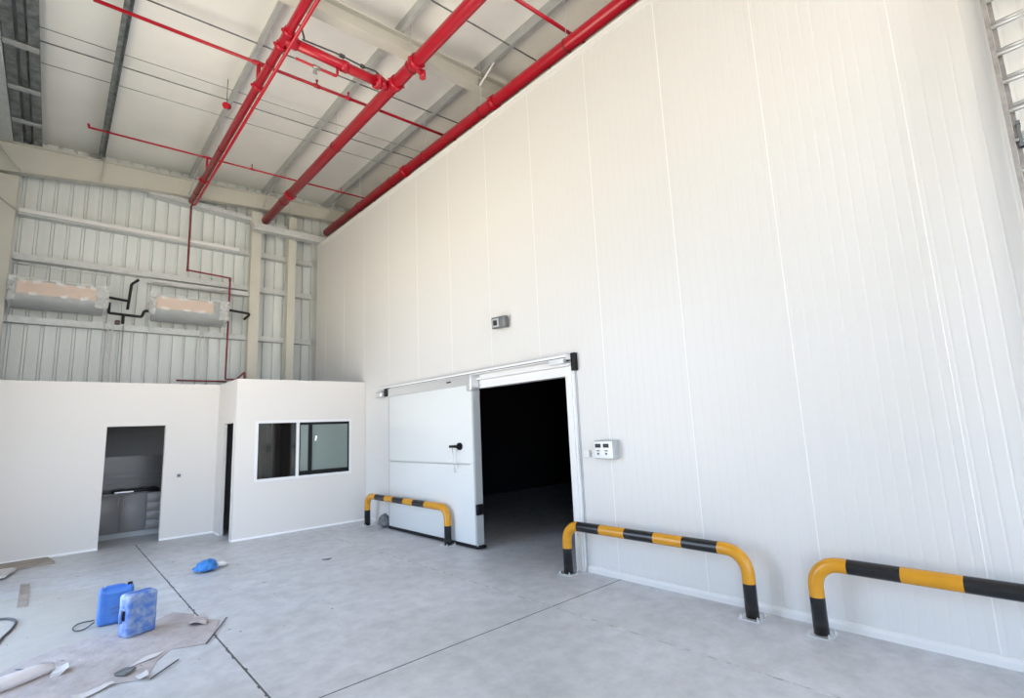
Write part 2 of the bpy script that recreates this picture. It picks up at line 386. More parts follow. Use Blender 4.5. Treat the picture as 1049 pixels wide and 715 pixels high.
# kitchen units seen through the doorway
CY, CT = 12.72, .82
def unit(name, label, cat, xa, xb, kind):
    u = thing(name, label, cat, ((xa + xb) / 2, CY + .28, 0), 'kitchen base units')
    q = MB(); q.box(xa, xb, CY, 13.285, .10, CT - .001); q.build('carcass', 'cab', u)
    q = MB(); q.box(xa, xb, CY + .04, CY + .06, 0, .10); q.build('plinth', 'plasticgrey', u)
    def front(nm, a, c, z0, z1, vert, side=1):
        q = MB(); q.rbox(a + .003, c - .003, CY - .02, CY - .001, z0, z1, .003, 1); d = q.build(nm, 'cab', u)
        q = MB()
        if vert:
            hx = c - .04 if side > 0 else a + .04
            q.tube([(hx, CY - .02, z1 - .06), (hx, CY - .045, z1 - .06), (hx, CY - .045, z1 - .2), (hx, CY - .02, z1 - .2)], .005, 6)
        else:
            cx = (a + c) / 2; q.tube([(cx - .05, CY - .02, z1 - .04), (cx - .05, CY - .045, z1 - .04), (cx + .05, CY - .045, z1 - .04), (cx + .05, CY - .02, z1 - .04)], .005, 6)
        q.build('handle', 'alu', d)
    if kind == 'd': front('door', xa, xb, .115, CT - .01, True, 1)
    elif kind == 'e': front('door', xa, xb, .115, CT - .01, True, -1)
    else:
        for k in range(4):
            z0 = .115 + k * .175; front('drawer', xa, xb, z0, z0 + .17, False)
unit('base_cabinet', 'grey kitchen base cabinet with one door at the left of the doorway', 'cabinet', .50, 1.10, 'd')
unit('base_cabinet', 'grey kitchen base cabinet with one door under the black hob', 'cabinet', 1.102, 1.52, 'e')
unit('drawer_cabinet', 'grey kitchen base cabinet with a stack of drawers', 'cabinet', 1.522, 2.0, 'w')
unit('base_cabinet', 'grey kitchen base cabinet hidden furthest left beside the outer wall', 'cabinet', -.10, .498, 'd')
q = MB(); q.box(-.12, 2.02, CY - .03, 13.285, CT, CT + .032); tag(q.build('kitchen_worktop', 'worktop'), 'black kitchen worktop lying across the grey base cabinets', 'worktop')
hb = thing('hob', 'low black hob standing on the kitchen worktop', 'hob', (1.35, 13.0, CT + .032))
q = MB(); q.rbox(.98, 1.72, 12.78, 13.2, CT + .0325, CT + .075, .006, 2); q.build('hob_body', 'black', hb)
for x in (1.16, 1.52):
    q = MB(); q.cyl((x, 13.0, CT + .075), (x, 13.0, CT + .09), .09, 20); q.build('burner', 'detgrey', hb)
q = MB(); q.box(1.0, 1.3, 12.77, 12.782, CT + .04, CT + .055); q.build('front_trim', 'alu', hb)

# ------------------------------------------------------------------ steel frame
def rafter(name, label, y, bot, fw, tf=.02, xa=LX + .05, xb=15.9):
    q = MB(); N = 24; xs = [xa + (xb - xa) * i / N for i in range(N + 1)]; xs = sorted(set(xs + [xa, -.3, 1.2, 3, 5]))
    for a, c in zip(xs, xs[1:]):
        def sl(ya, yb, zf0, zf1):
            vs = [q.bm.verts.new(p) for p in ((a, ya, zf0(a)), (a, yb, zf0(a)), (a, yb, zf1(a)), (a, ya, zf1(a)), (c, ya, zf0(c)), (c, yb, zf0(c)), (c, yb, zf1(c)), (c, ya, zf1(c)))]
            for f in ((0, 1, 2, 3), (7, 6, 5, 4), (0, 4, 5, 1), (2, 6, 7, 3), (1, 5, 6, 2), (0, 3, 7, 4)): q.bm.faces.new([vs[i] for i in f])
        top = lambda x: zt(x) - .002
        sl(y - fw / 2, y + fw / 2, lambda x: top(x) - tf, top)
        sl(y - fw / 2, y + fw / 2, bot, lambda x: bot(x) + tf)
        sl(y - .006, y + .006, lambda x: bot(x) + tf, lambda x: top(x) - tf)
    return tag(q.build(name, 'cream', origin=(2, y, bot(2))), label, 'beam', 'roof rafters')
def rb(x):
    if x < 1.24: return 7.27 + (x + .8) * .1275
    return 7.53 + (x - 1.24) * .079 if x < 5.4 else 7.858 + (x - 5.4) * .053
rafter('roof_rafter', 'cream steel roof beam tapering along the top of the back wall', 13.50, rb, .16)
rafter('roof_rafter', 'cream steel roof beam crossing overhead above the red pipes', 6.44, lambda x: 7.68 + .042 * x, .19)

def column(label, xa, xb, y0, y1, z1, name='steel_column', m='cream'):
    t_ = thing(name, label, 'column', ((xa + xb) / 2, (y0 + y1) / 2, 0), 'steel columns of the back wall')
    q = MB(); xm = (xa + xb) / 2
    q.box(xa, xb, y0, y0 + .012, 0, z1); q.box(xa, xb, y1 - .012, y1, 0, z1); q.box(xm - .005, xm + .005, y0 + .012, y1 - .012, 0, z1); q.build('shaft', m, t_)
    q = MB(); q.box(xa - .04, xb + .04, y0 - .03, y1 + .03, -.0, .02); q.build('base_plate', m, t_)
column('wide cream steel column on the back wall nearer the red drop pipe', 3.44, 3.68, 13.42, 13.62, 7.6)
column('slim cream steel column on the back wall next to the cold room', 4.35, 4.55, 13.42, 13.62, 7.7)
column('cream steel corner column where the back wall meets the left wall', -1.22, -.84, 13.36, 13.62, 7.15)
column('cream steel column standing at the left wall under the nearer roof beam', -1.24, -.98, 6.35, 6.53, 7.5)

# purlins: galvanised Z sections on top of the rafters
names = ['galvanised roof purlin nearest the left wall', 'weathered roof purlin beside the left eave', 'weathered galvanised roof purlin, first one clear of the eave',
         'galvanised roof purlin above the twin red pipes', 'galvanised roof purlin between the first and second red mains', 'galvanised roof purlin beside the red main over the cold room wall']
for i, x in enumerate(PX):
    z = zt(x); w = .065; h = .27; th = .006
    q = MB()
    if i < 2:
        pr = [(x - w, z), (x + w, z), (x + w, z + .02), (x - w + th, z + .02), (x - w + th, z + h), (x - w, z + h)]
    else:
        pr = [(x - w, z), (x, z), (x, z + h - th), (x + w, z + h - th), (x + w, z + h), (x - th, z + h), (x - th, z + th), (x - w + th, z + th), (x - w + th, z + .02), (x - w, z + .02)]
    q.ext(pr, 'y', -9, BY)
    lab = names[i] if i < 6 else 'galvanised roof purlin hidden above the cold room'
    t_ = tag(q.build('roof_purlin', 'galvdark' if i < 3 else 'galvmid', origin=(x, 2, z)), lab, 'purlin', 'roof purlins')
# eave straps bridging the two left purlins
ev = thing('eave_bracing', 'galvanised straps bridging the paired purlins along the left eave', 'bracing', (-.78, 9, zt(-.78)))
q = MB()
q.box(-.80, -.72, 4, BY, zt(-.8) + .06, zt(-.8) + .08); q.build('eave_angle', 'galvdark', ev)
for y in (7.3, 8.6, 9.9, 11.2, 12.4):
    q = MB(); q.box(-.97, -.56, y, y + .12, zt(-.8) - .03, zt(-.8) - .008); q.build('strap', 'galvmid', ev)
q = MB(); q.box(LX + .01, -.98, 6.6, BY - .01, zt(LX) - .0, zt(LX) + .22); q.build('eave_gutter', 'galv', ev)
# sag rods
for y, r, lab, x1_ in ((9.45, .006, 'thin upper sag rod crossing the ceiling mid-bay', 8), (9.80, .011, 'thicker dark sag rod crossing the ceiling mid-bay', 8), (10.40, .006, 'thin sag rod crossing the ceiling nearest the back wall', 8),
                   (7.98, .012, 'dark sag rod crossing the ceiling just behind the roof beam', 8), (5.58, .012, 'dark sag rod crossing the ceiling nearer than the roof beam', 8)):
    q = MB(); q.cyl((-.6, y, zt(-.6) + .06), (x1_, y, zt(x1_) + .06), r, 8)
    tag(q.build('sag_rod', 'galvdark'), lab, 'rod', 'ceiling sag rods')

# girts on the back wall
def girt(label, xa, xb, z, z2=None, y=13.64, hh=.13, m='galv'):
    z2 = z if z2 is None else z2
    q = MB(); th = .01
    pr = [(y, 0), (y, hh), (y + .02, hh), (y + .02, hh - .012), (BY - .002, hh - .012), (BY - .002, 0)]
    q.ext([(a, c) for a, c in pr], 'x', xa, xb)
    for v in q.bm.verts: v.co.z += z + (z2 - z) * (v.co.x - xa) / (xb - xa)
    q2 = q; q2.box(xa, xb, y - .012, y, z + hh * .30, z + hh * .42) if z2 == z else None
    return tag(q.build('wall_girt', m), label, 'girt', 'girts of the back wall')
girt('galvanised girt high on the back wall, brightest at its left end', -.82, 5.06, 6.48)
girt('galvanised girt on the back wall just above the wrapped units', -.82, 5.06, 5.54)
girt('galvanised girt on the back wall just below the wrapped units', -.86, 5.06, 4.26)
girt('galvanised girt hidden low behind the office block', -.86, 5.06, 2.2)
girt('galvanised girt sloping under the roof beam of the back wall', 1.27, 5.06, 7.50, 7.30, y=13.56, hh=.11)
q = MB(); q.box(-.80, 3.2, 13.55, 13.64, 6.50, 6.58); tag(q.build('lighting_rail', 'trimwhite'), 'bright white rail fixed on the topmost full girt', 'rail')
q = MB(); q.ext([(13.50, 5.36), (13.50, 5.46), (13.51, 5.46), (13.51, 5.37), (13.64, 5.37), (13.64, 5.36)], 'x', 1.36, 3.5)
tag(q.build('support_channel', 'galv'), 'galvanised channel running above the shorter wrapped unit', 'channel')
# grey cross channel between column and cold room
ch = thing('cable_tray', 'grey steel tray running from the wide column to the cold room corner', 'tray', (4.4, 13.2, 7.02))
q = MB(); q.box(3.42, 5.9, 13.14, 13.34, 7.02, 7.045); q.box(3.42, 5.9, 13.14, 13.15, 7.045, 7.2); q.box(3.42, 5.9, 13.33, 13.34, 7.045, 7.2); q.build('tray_body', 'galv', ch)
for x in (3.5, 4.3, 5.2):
    q = MB(); q.cyl((x, 13.24, 7.045), (x, 13.24, 7.9), .006, 6); q.build('hanger_rod', 'galv', ch)
# brace rods in the left corner
for p0, p1, lab in (((-1.2, 13.3, 7.75), (-.82, 13.3, 7.25), 'thin cream brace rod high in the left corner'), ((-1.2, 13.3, 6.75), (-.83, 13.3, 6.45), 'cream brace rod below the other in the left corner')):
    q = MB(); q.cyl(p0, p1, .018, 8); tag(q.build('brace_rod', 'cream'), lab, 'brace', 'left corner braces')
q = MB(); q.cyl((.45, 13.405, 8.0), (.42, 13.405, 7.45), .02, 8); tag(q.build('flange_brace', 'cream'), 'short cream brace from the left purlin to the back roof beam', 'brace', 'fly braces')
for x, lab in ((2.08, 'short pale brace at the second purlin on the back roof beam'), (3.74, 'short pale brace at the third purlin on the back roof beam'), (5.40, 'short pale brace by the cold room on the back roof beam')):
    q = MB(); q.cyl((x + .02, 12.95, zt(x) + .02), (x - .05, 13.37, rb(x) + .03), .014, 8); tag(q.build('flange_brace', 'galv'), lab, 'brace', 'fly braces')
q = MB(); q.cyl((5.38, 6.0, zt(5.4) + .02), (5.30, 6.34, 7.93), .02, 8); tag(q.build('flange_brace', 'trimwhite'), 'white slanting brace beside the overhead beam near the cold room wall', 'brace', 'fly braces')

# ------------------------------------------------------------------ red sprinkler pipes
def collar(par, c, axis, r, w=.05, m='red'):
    q = MB(); a = Vector(axis).normalized() * w
    c = Vector(c); q.cyl(c - a, c + a, r * 1.2, 18)
    up = Vector((0, 0, 1)) if abs(axis[2]) < .9 else Vector((1, 0, 0)); s = Vector(axis).cross(up).normalized()
    for sg in (-1, 1):
        p = c + s * sg * r * 1.25; q.cyl(p - up * r * .2, p + up * r * .2, w * .5, 8)
    return q.build('coupling', m, par)
def hanger(par, x, y, z, r):
    q = MB(); q.cyl((x, y, z + r), (x, y, zt(x) + .19), .005, 6); h_ = q.build('hanger', 'galv', par)
    q = MB(); q.cyl((x, y - .012, z), (x, y + .012, z), r * 1.10, 14); q.build('clamp', 'darkred', h_)
    return h_
def main(label, pts, r, cps, hs, name='sprinkler_pipe', m='red', seg=20, br=.0, group='red sprinkler pipes'):
    pts = fillet(pts, br) if br else pts
    t_ = thing(name, label, 'pipe', pts[0], group)
    q = MB(); q.tube(pts, r, seg); q.build('pipe_run', m, t_)
    for c, a in cps: collar(t_, c, a, r, m=m)
    for h in hs: hanger(t_, *h, r)
    return t_
Yd = (0, 1, 0); Xd = (1, 0, 0); Zd = (0, 0, 1)
p1 = main('left red sprinkler main running to the back wall', [(2.07, -5.4, 7.42), (2.07, 13.3, 7.42)], .062, [((2.07, 6.95, 7.42), Yd), ((2.07, 8.08, 7.42), Yd), ((2.07, 6.62, 7.42), Yd), ((2.07, 11.98, 7.42), Yd), ((2.07, .6, 7.42), Yd)],
          [(2.07, 7.4, 7.42), (2.07, 10.4, 7.42), (2.07, 12.7, 7.42)])
main('thin red pipe running alongside the left main', [(2.15, -5.4, 7.35), (2.15, 13.25, 7.35), (2.10, 13.33, 7.35)], .025, [], [])
p2 = main('thick middle red sprinkler main over the bay', [(3.76, -5.4, 7.42), (3.76, 13.45, 7.42)], .10,
          [((3.76, 6.0, 7.42), Yd), ((3.76, 6.62, 7.42), Yd), ((3.76, 11.6, 7.42), Yd), ((3.76, 1.0, 7.42), Yd)], [(3.76, 6.15, 7.42), (3.76, 9.0, 7.42), (3.76, 12.0, 7.42)])
q = MB(); q.cyl((3.76, 6.05, 7.35), (3.90, 6.05, 7.30), .035, 12); q.cyl((3.90, 6.05, 7.24), (3.90, 6.05, 7.36), .05, 12); q.build('test_valve', 'red', p2)
p3 = main('thick red sprinkler main beside the top of the cold room wall', [(5.32, -5.4, 7.42), (5.32, 13.3, 7.42)], .10,
          [((5.32, 6.0, 7.42), Yd), ((5.32, 2.2, 7.42), Yd), ((5.32, 9.0, 7.42), Yd)], [(5.32, 4.3, 7.42), (5.32, 6.35, 7.42), (5.32, 8.2, 7.42), (5.32, 9.6, 7.42), (5.32, 11.2, 7.42)])
def branch(label, x0, x1, ya, yb, r, z=7.74, riser=None, ts=()):
    d = Vector((x1 - x0, yb - ya, 0)).normalized(); at = lambda x: ya + (yb - ya) * (x - x0) / (x1 - x0)
    t_ = thing('sprinkler_branch', label, 'pipe', (x0, ya, z), 'red sprinkler branches')
    q = MB(); q.tube([(x0, ya, z), (x1, yb, z)], r, 12); q.build('pipe_run', 'red' , t_)
    if riser is not None:
        x = riser; y = at(x - .03); q = MB(); q.tube([(x - .03, y, z), (x - .01, y + .1, 7.42)], r * 1.25, 12)
        q.cyl((x - .12, at(x - .12), z), (x + .06, at(x + .06), z), r * 1.45, 12); q.build('riser', 'red', t_)
    for x in ts:
        q = MB(); y = at(x); q.cyl((x - .05, y, z), (x + .05, y, z), r * 1.35, 12); q.cyl((x, y, z), (x, y, z + .10), r * .5, 8); q.cyl((x, y, z + .09), (x, y, z + .11), r * .9, 8); q.build('sprinkler_head', 'red', t_)
    q = MB(); q.tube([(x0 + .02, ya, z), (x0, ya, z + .07)], r * 1.1, 10); q.build('end_elbow', 'red', t_)
    return t_
branch('thin red branch pipe crossing the ceiling nearest the back wall', .10, 6.3, 11.68, 11.28, .018, riser=2.07, ts=(2.9, 4.9))
branch('red branch pipe crossing the ceiling behind the roof beam', .0, 6.3, 8.02, 7.72, .026, z=7.72, riser=2.07, ts=(2.95, 3.5))
branch('short red branch pipe nearer the camera beside the cold room wall', 3.9, 6.3, 4.42, 4.28, .028, z=7.72, riser=None)
# cross main between left and middle mains
cm = main('thick red cross pipe joining the left and middle mains', [(2.07, 6.78, 7.42), (3.76, 6.78, 7.42)], .075, [((2.19, 6.78, 7.42), Xd), ((2.95, 6.78, 7.42), Xd), ((3.60, 6.78, 7.42), Xd)], [])
q = MB(); q.cyl((3.47, 6.78, 7.42), (3.55, 6.78, 7.42), .115, 20)
for k in range(8):
    a = 2 * PI * k / 8; q.cyl((3.45, 6.78 + .095 * math.cos(a), 7.42 + .095 * math.sin(a)), (3.57, 6.78 + .095 * math.cos(a), 7.42 + .095 * math.sin(a)), .012, 6)
q.build('flange', 'red', cm)
q = MB(); q.tube(fillet([(2.25, 6.84, 7.24), (2.85, 6.84, 7.24), (2.85, 6.79, 7.24), (2.85, 6.79, 7.37)], .02), .02, 10); dl = q.build('drain_loop', 'red', cm)
q = MB(); q.cyl((2.50, 6.84, 7.24), (2.60, 6.84, 7.24), .032, 12); q.cyl((2.55, 6.84, 7.24), (2.55, 6.84, 7.18), .01, 8); q.box(2.50, 2.56, 6.83, 6.85, 7.13, 7.18); q.build('valve', 'aludark', dl)
q = MB(); q.tube([(2.3, 6.74, 7.51), (2.8, 6.73, 7.54), (2.95, 6.72, 7.53), (3.2, 6.73, 7.53), (3.45, 6.74, 7.56), (3.66, 6.78, 7.52)], .012, 8); q.cyl((2.86, 6.73, 7.54), (2.93, 6.73, 7.54), .03, 10); q.cyl((3.2, 6.73, 7.53), (3.26, 6.73, 7.53), .03, 10)
tag(q.build('cable_conduit', 'wire'), 'black flexible conduit lying along the red cross pipe', 'conduit')
# red sprinkler drop pipe on the back wall
dp = main('thin dark red drop pipe stepping down the corrugated back wall', [(2.10, 13.33, 7.36), (2.10, 13.46, 7.36), (2.10, 13.46, 5.78), (2.99, 13.40, 5.72), (2.98, 13.40, 3.22), (3.20, 13.36, 3.22), (3.37, 13.30, 3.40), (3.37, 13.30, 2.92)], .021,
          [((2.10, 13.46, 5.80), Zd), ((2.985, 13.40, 5.68), Zd)], [], name='drop_pipe', m='darkred', seg=10, br=.03)
q = MB(); q.cyl((2.0, 13.40, 3.17), (3.0, 13.40, 3.17), .02, 10); q.build('pipe_run', 'darkred', dp)
sb = thing('alarm_bell', 'small red round sprinkler alarm disc hanging near the left main', 'bell', (1.87, 9.15, 7.6))
q = MB(); q.cyl((1.84, 9.13, 7.56), (1.90, 9.2, 7.6), .055, 18); q.build('disc', 'red', sb); q = MB(); q.cyl((1.87, 9.17, 7.6), (1.87, 9.17, 8.1), .006, 6); q.build('stem', 'wire', sb)
q = MB(); q.tube([(2.35, 7.06, 8.02), (2.38, 7.0, 7.9), (2.40, 6.95, 7.72)], .014, 8); tag(q.build('cable_stub', 'wire'), 'short black cable end hanging beside the left purlin', 'cable')

# ------------------------------------------------------------------ wrapped air conditioning units
def ac(label, xa, xb, za, zb, ca, cb, tabs, seed):
    rnd = random.Random(seed)
    t_ = thing('air_conditioner', label, 'air conditioner', ((xa + xb) / 2, 13.4, za), 'plastic wrapped units on the back wall')
    yf, yb = 13.20, 13.56; h = zb - za
    prof = [(yb, zb), (yf + .03, zb), (yf, zb - .03), (yf, za + .42 * h)]
    for k in range(1, 7):
        a = k / 7 * PI / 2; prof.append((yf + .24 * (1 - math.cos(a)), za + .42 * h * (1 - math.sin(a))))
    prof.append((yb, za))
    q = MB(); q.ext(prof, 'x', xa, xb); q.build('casing', 'unitgrey', t_)
    zc0, zc1 = za + .44 * h, zb - .035
    q = MB(); q.box(ca, cb, yf - .012, yf - .002, zc0, zc1); cd = q.build('cardboard_cover', 'unitcard', t_)
    for fx, top in tabs:
        x = ca + (cb - ca) * fx; z = zc1 - .01 if top else zc0 + .01; q = MB()
        w = .055 * rnd.uniform(.8, 1.3); q.box(x - w, x + w, yf - .017, yf - .0125, z - .028, z + .028, mx=Matrix.Translation((x, 0, z)) @ Matrix.Rotation(rnd.uniform(-.4, .4), 4, 'Y') @ Matrix.Translation((-x, 0, -z)))
        q.build('tape', 'tape', cd)
    # crumpled clear film over front and gathered at the ends
    q = MB(); nx, nz_ = 46, 14; g = []
    for i in range(nx + 1):
        col = []
        for j in range(nz_ + 1):
            u, v = i / nx, j / nz_; x = xa - .05 + (xb - xa + .10) * u; z = za - .02 + (h + .05) * v
            endf = max(0, 1 - min(u, 1 - u) * 9)
            y = yf - .03 - .012 * noise.noise(Vector((x * 9 + z * 7 + seed, z * 5, seed))) - endf * .02
            if v < .42: y += .24 * (1 - math.sqrt(max(0, 1 - ((.42 - v) / .42) ** 2))) * .95
            y += endf * .05 * noise.noise(Vector((x * 22, z * 22, seed)))
            z += endf * .06 * noise.noise(Vector((x * 17, z * 15, seed + 4)))
            col.append(q.bm.verts.new((x, y, z)))
        g.append(col)
    for i in range(nx):
        for j in range(nz_): q.bm.faces.new([g[i][j], g[i + 1][j], g[i + 1][j + 1], g[i][j + 1]]).smooth = True
    for e in (0, nx):   # returns to the wall at both ends
        sg = -1 if e == 0 else 1; prev = g[e]
        for s in range(1, 5):
            cur = [q.bm.verts.new((v.co.x + sg * .02 * noise.noise(v.co * 12), 13.17 + s * .09, za - .02 + (h + .05) * j / nz_ + .02 * noise.noise(v.co * 9 + Vector((s, 0, 0))))) for j, v in enumerate(prev)]
            for j in range(nz_): q.bm.faces.new([prev[j], cur[j], cur[j + 1], prev[j + 1]]).smooth = True
            prev = cur
    q.build('plastic_wrap', 'wrap', t_)
    for e, (u0, u1) in enumerate(((xa - .07, xa + .05), (xb - .13, xb + .08))):
        q = MB(); g = []
        for i in range(9):
            col = []
            for j in range(15):
                u, v = i / 8, j / 14; p = Vector((u0 + (u1 - u0) * u, 0, za + .08 + (h - .06) * v)); n_ = noise.noise_vector(p * 13 + Vector((seed, e, 0)))
                col.append(q.bm.verts.new((p.x + n_.x * .035, yf - .055 + n_.y * .05, p.z + n_.z * .04)))
            g.append(col)
        for i in range(8):
            for j in range(14): q.bm.faces.new([g[i][j], g[i + 1][j], g[i + 1][j + 1], g[i][j + 1]])
        q.build('film_fold', 'wrapfold', t_)
    q = MB()
    for x in (xa - .03, xb + .05): q.cyl((x, 13.42, za - .32), (x, 13.42, zb + .33), .008, 6)
    q.cyl((xa - .05, 13.42, zb + .33), (xb + .06, 13.42, zb + .33), .012, 8); q.build('hanging_frame', 'alu', t_)
ac('longer wrapped air conditioner with cardboard face at the far left', -.76, .62, 4.52, 5.05, -.70, .50, ((.07, 1), (.24, 1), (.2, 0), (.52, 1), (.58, 0), (.78, 1), (.84, 0), (.95, 1)), 1)
ac('shorter wrapped air conditioner with cardboard face near the red drop pipe', 1.46, 2.87, 4.50, 5.04, 1.52, 2.62, ((.12, 1), (.14, 0), (.4, 1), (.5, 1), (.52, 0), (.78, 0), (.93, 1)), 5)
def ip(label, pts, r=.022, br=.035, extra=None):
    t_ = thing('insulated_pipe', label, 'pipe', pts[0], 'black insulated pipes by the units')
    q = MB(); q.tube(fillet(pts, br), r * 1.3, 10); q.build('pipe_run', 'rubber', t_)
    if extra:
        q = MB()
        for e in extra: q.tube(e, r * 1.3, 10)
        q.build('tee', 'rubber', t_)
    return t_
ip('black foam covered pipe rising with a bent top between the wrapped units', [(1.04, 13.5, 4.70), (1.08, 13.5, 5.28), (1.20, 13.5, 5.40)], extra=[[(.66, 13.5, 4.93), (1.06, 13.5, 4.89)]])
ip('black foam covered pipe looping low between the wrapped units', [(.72, 13.42, 4.80), (.72, 13.42, 4.57), (1.29, 13.42, 4.55), (1.33, 13.42, 4.69), (1.46, 13.42, 4.70)], extra=[[(.97, 13.42, 4.56), (.97, 13.42, 4.36)]])
ip('black foam covered pipe stub sticking out right of the shorter wrapped unit', [(2.95, 13.32, 4.90), (3.42, 13.32, 4.86), (3.42, 13.32, 4.82), (3.31, 13.32, 4.70)], br=.018)
def conduit(label, x, xx, z1, r=.013):
    q = MB(); q.cyl((x, 13.60, z1), (xx, 13.60, .0), r, 8); tag(q.build('conduit', 'trimwhite'), label, 'conduit', 'white conduits on the back wall')
conduit('left one of the paired white conduits under the longer unit', .74, .75, 4.3)
conduit('right one of the paired white conduits under the longer unit', .82, .83, 4.32)
conduit('thin white conduit left under the shorter wrapped unit', 2.46, 2.45, 4.36)
conduit('thin white conduit right under the shorter wrapped unit', 2.55, 2.50, 4.36, .009)
q = MB(); q.cyl((1.0, 13.62, 4.36), (1.0, 13.62, .0), .012, 8); tag(q.build('conduit', 'plasticgrey'), 'grey conduit dropping from the low black pipe', 'conduit', 'white conduits on the back wall')
q = MB(); q.rbox(.84, .93, 13.48, 13.60, 4.36, 4.45, .02, 2); tag(q.build('junction_box', 'bulb'), 'small brown round box under the black pipes', 'box')

# ------------------------------------------------------------------ cold room door
df = thing('cold_room_door_frame', 'white frame around the dark cold room doorway', 'door frame', (WX - .02, 4.37, 0))
q = MB(); q.box(WX - .045, WX + .10, 4.31, OY0, 0, 2.50); q.box(WX - .06, WX - .045, 4.34, 4.40, 0, 2.50); q.build('jamb', 'trimwhite', df)
q = MB(); q.box(WX - .012, WX + .0, 4.285, 4.31, 0, 2.52); q.build('edge_seal', 'plasticgrey', df)
q = MB(); q.box(WX - .045, WX + .10, OY1 - .1, OY1, 0, 2.50); q.build('jamb', 'trimwhite', df)
q = MB(); q.box(WX - .045, WX + .10, OY0, OY1, 2.44, 2.50); q.build('head', 'trimwhite', df)
q = MB(); q.rbox(WX - .075, WX - .06, 4.36, 4.39, .42, .50, .004, 1); q.build('guide_bracket', 'alu', df)
tk = thing('door_track', 'long white and silver sliding track above the cold room doorway', 'track', (4.95, 6.8, 2.5))
q = MB()
q.ext([(WX - .002, 2.50), (WX - .05, 2.50), (WX - .05, 2.56), (WX - .11, 2.57), (WX - .11, 2.60), (WX - .05, 2.61), (WX - .05, 2.645), (WX - .16, 2.655), (WX - .16, 2.71), (WX - .002, 2.72)], 'y', 4.33, 9.42); q.build('rail', 'trimwhite', tk)
q = MB(); q.box(WX - .164, WX - .160, 4.33, 9.42, 2.667, 2.675); q.build('rail_slot', 'black', tk)
q = MB(); q.box(WX - .168, WX - .02, 4.33, 9.40, 2.713, 2.722); q.build('top_lip', 'alu', tk)
q = MB(); q.box(WX - .06, WX - .001, 4.26, 4.33, 2.50, 2.735); q.build('end_cap', 'black', tk)['label'] = 'black end cap'
q = MB(); q.box(WX - .055, WX - .02, 4.33, 4.55, 2.635, 2.66); q.build('stop_pin', 'black', tk)
q = MB(); q.box(WX - .175, WX - .12, 4.36, 4.62, 2.60, 2.654); q.build('stop_block', 'alu', tk)
q = MB(); q.rbox(WX - .19, WX - .04, 9.30, 9.56, 2.50, 2.64, .05, 4); q.build('roller', 'alu', tk)
q = MB(); q.box(WX - .20, WX - .05, 8.98, 9.14, 2.51, 2.66); q.build('bumper', 'black', tk)
sd = thing('sliding_door', 'large white insulated sliding door pushed left of the dark doorway', 'door', (4.95, 7.65, 0))
DX0, DX1 = 4.885, 4.985
q = MB(); q.rbox(DX0, DX1, 6.32, 9.0, .045, 2.52, .006, 2, m=0); q.build('door_leaf', 'leaf', sd)
q = MB(); q.box(DX0 - .004, DX0 + .02, 6.305, 6.33, .04, 2.52); q.box(DX0, DX1 + .03, 6.29, 6.322, .04, 2.55); q.build('edge_profile', 'plasticgrey', sd)
q = MB(); q.box(DX0 - .006, DX0, 6.42, 8.99, 1.245, 1.272); q.build('mid_rail', 'alu', sd)
q = MB(); q.box(DX0 - .004, DX0, 8.975, 9.0, .05, 2.5); q.build('edge_strip', 'plasticgrey', sd)
q = MB(); q.box(DX0 - .01, DX1, 6.30, 9.0, .012, .06); q.build('bottom_seal', 'black', sd)
q = MB(); q.box(DX0 - .02, DX0 + .01, 6.34, 8.99, 2.50, 2.645); q.box(DX0 - .03, DX0 - .02, 6.34, 8.99, 2.50, 2.512); q.box(DX0 - .03, DX0 - .02, 6.34, 8.99, 2.633, 2.645); hp = q.build('hanger_plate', 'alu', sd)
q = MB(); q.box(DX0 - .024, DX0 - .019, 6.85, 6.98, 2.575, 2.598); q.build('slot_mark', 'black', hp)
q = MB(); q.rbox(DX0 - .05, DX1 + .02, 6.28, 6.40, 2.40, 2.66, .01, 2); q.build('end_bracket', 'alu', sd)
q = MB(); q.cyl((DX0 - .002, 6.66, 1.535), (DX0 - .035, 6.66, 1.535), .058, 24); q.cyl((DX0 - .035, 6.66, 1.535), (DX0 - .05, 6.66, 1.535), .04, 20)
hd = q.build('handle', 'black', sd); hd['label'] = 'black lever handle'
q = MB(); q.tube(fillet([(DX0 - .045, 6.66, 1.535), (DX0 - .075, 6.68, 1.535), (DX0 - .08, 6.84, 1.535)], .015), .022, 12); q.build('lever', 'black', hd)
q = MB(); q.cyl((DX0 - .08, 6.78, 1.52), (DX0 - .045, 6.76, 1.12), .007, 8); q.cyl((DX0 - .04, 6.70, 1.52), (DX0 - .03, 6.69, 1.2), .005, 8); q.build('release_rod', 'alu', hd)
q = MB(); q.rbox(DX0 - .01, DX1 + .01, 6.255, 6.30, .50, .66, .01, 2); q.cyl((DX0 + .03, 6.24, .58), (DX0 + .03, 6.29, .58), .03, 12); q.build('edge_latch', 'black', sd)
q = MB(); q.rbox(DX0 + .01, DX1 + .02, 6.22, 6.32, .02, .06, .01, 2); q.build('floor_guide', 'black', sd)

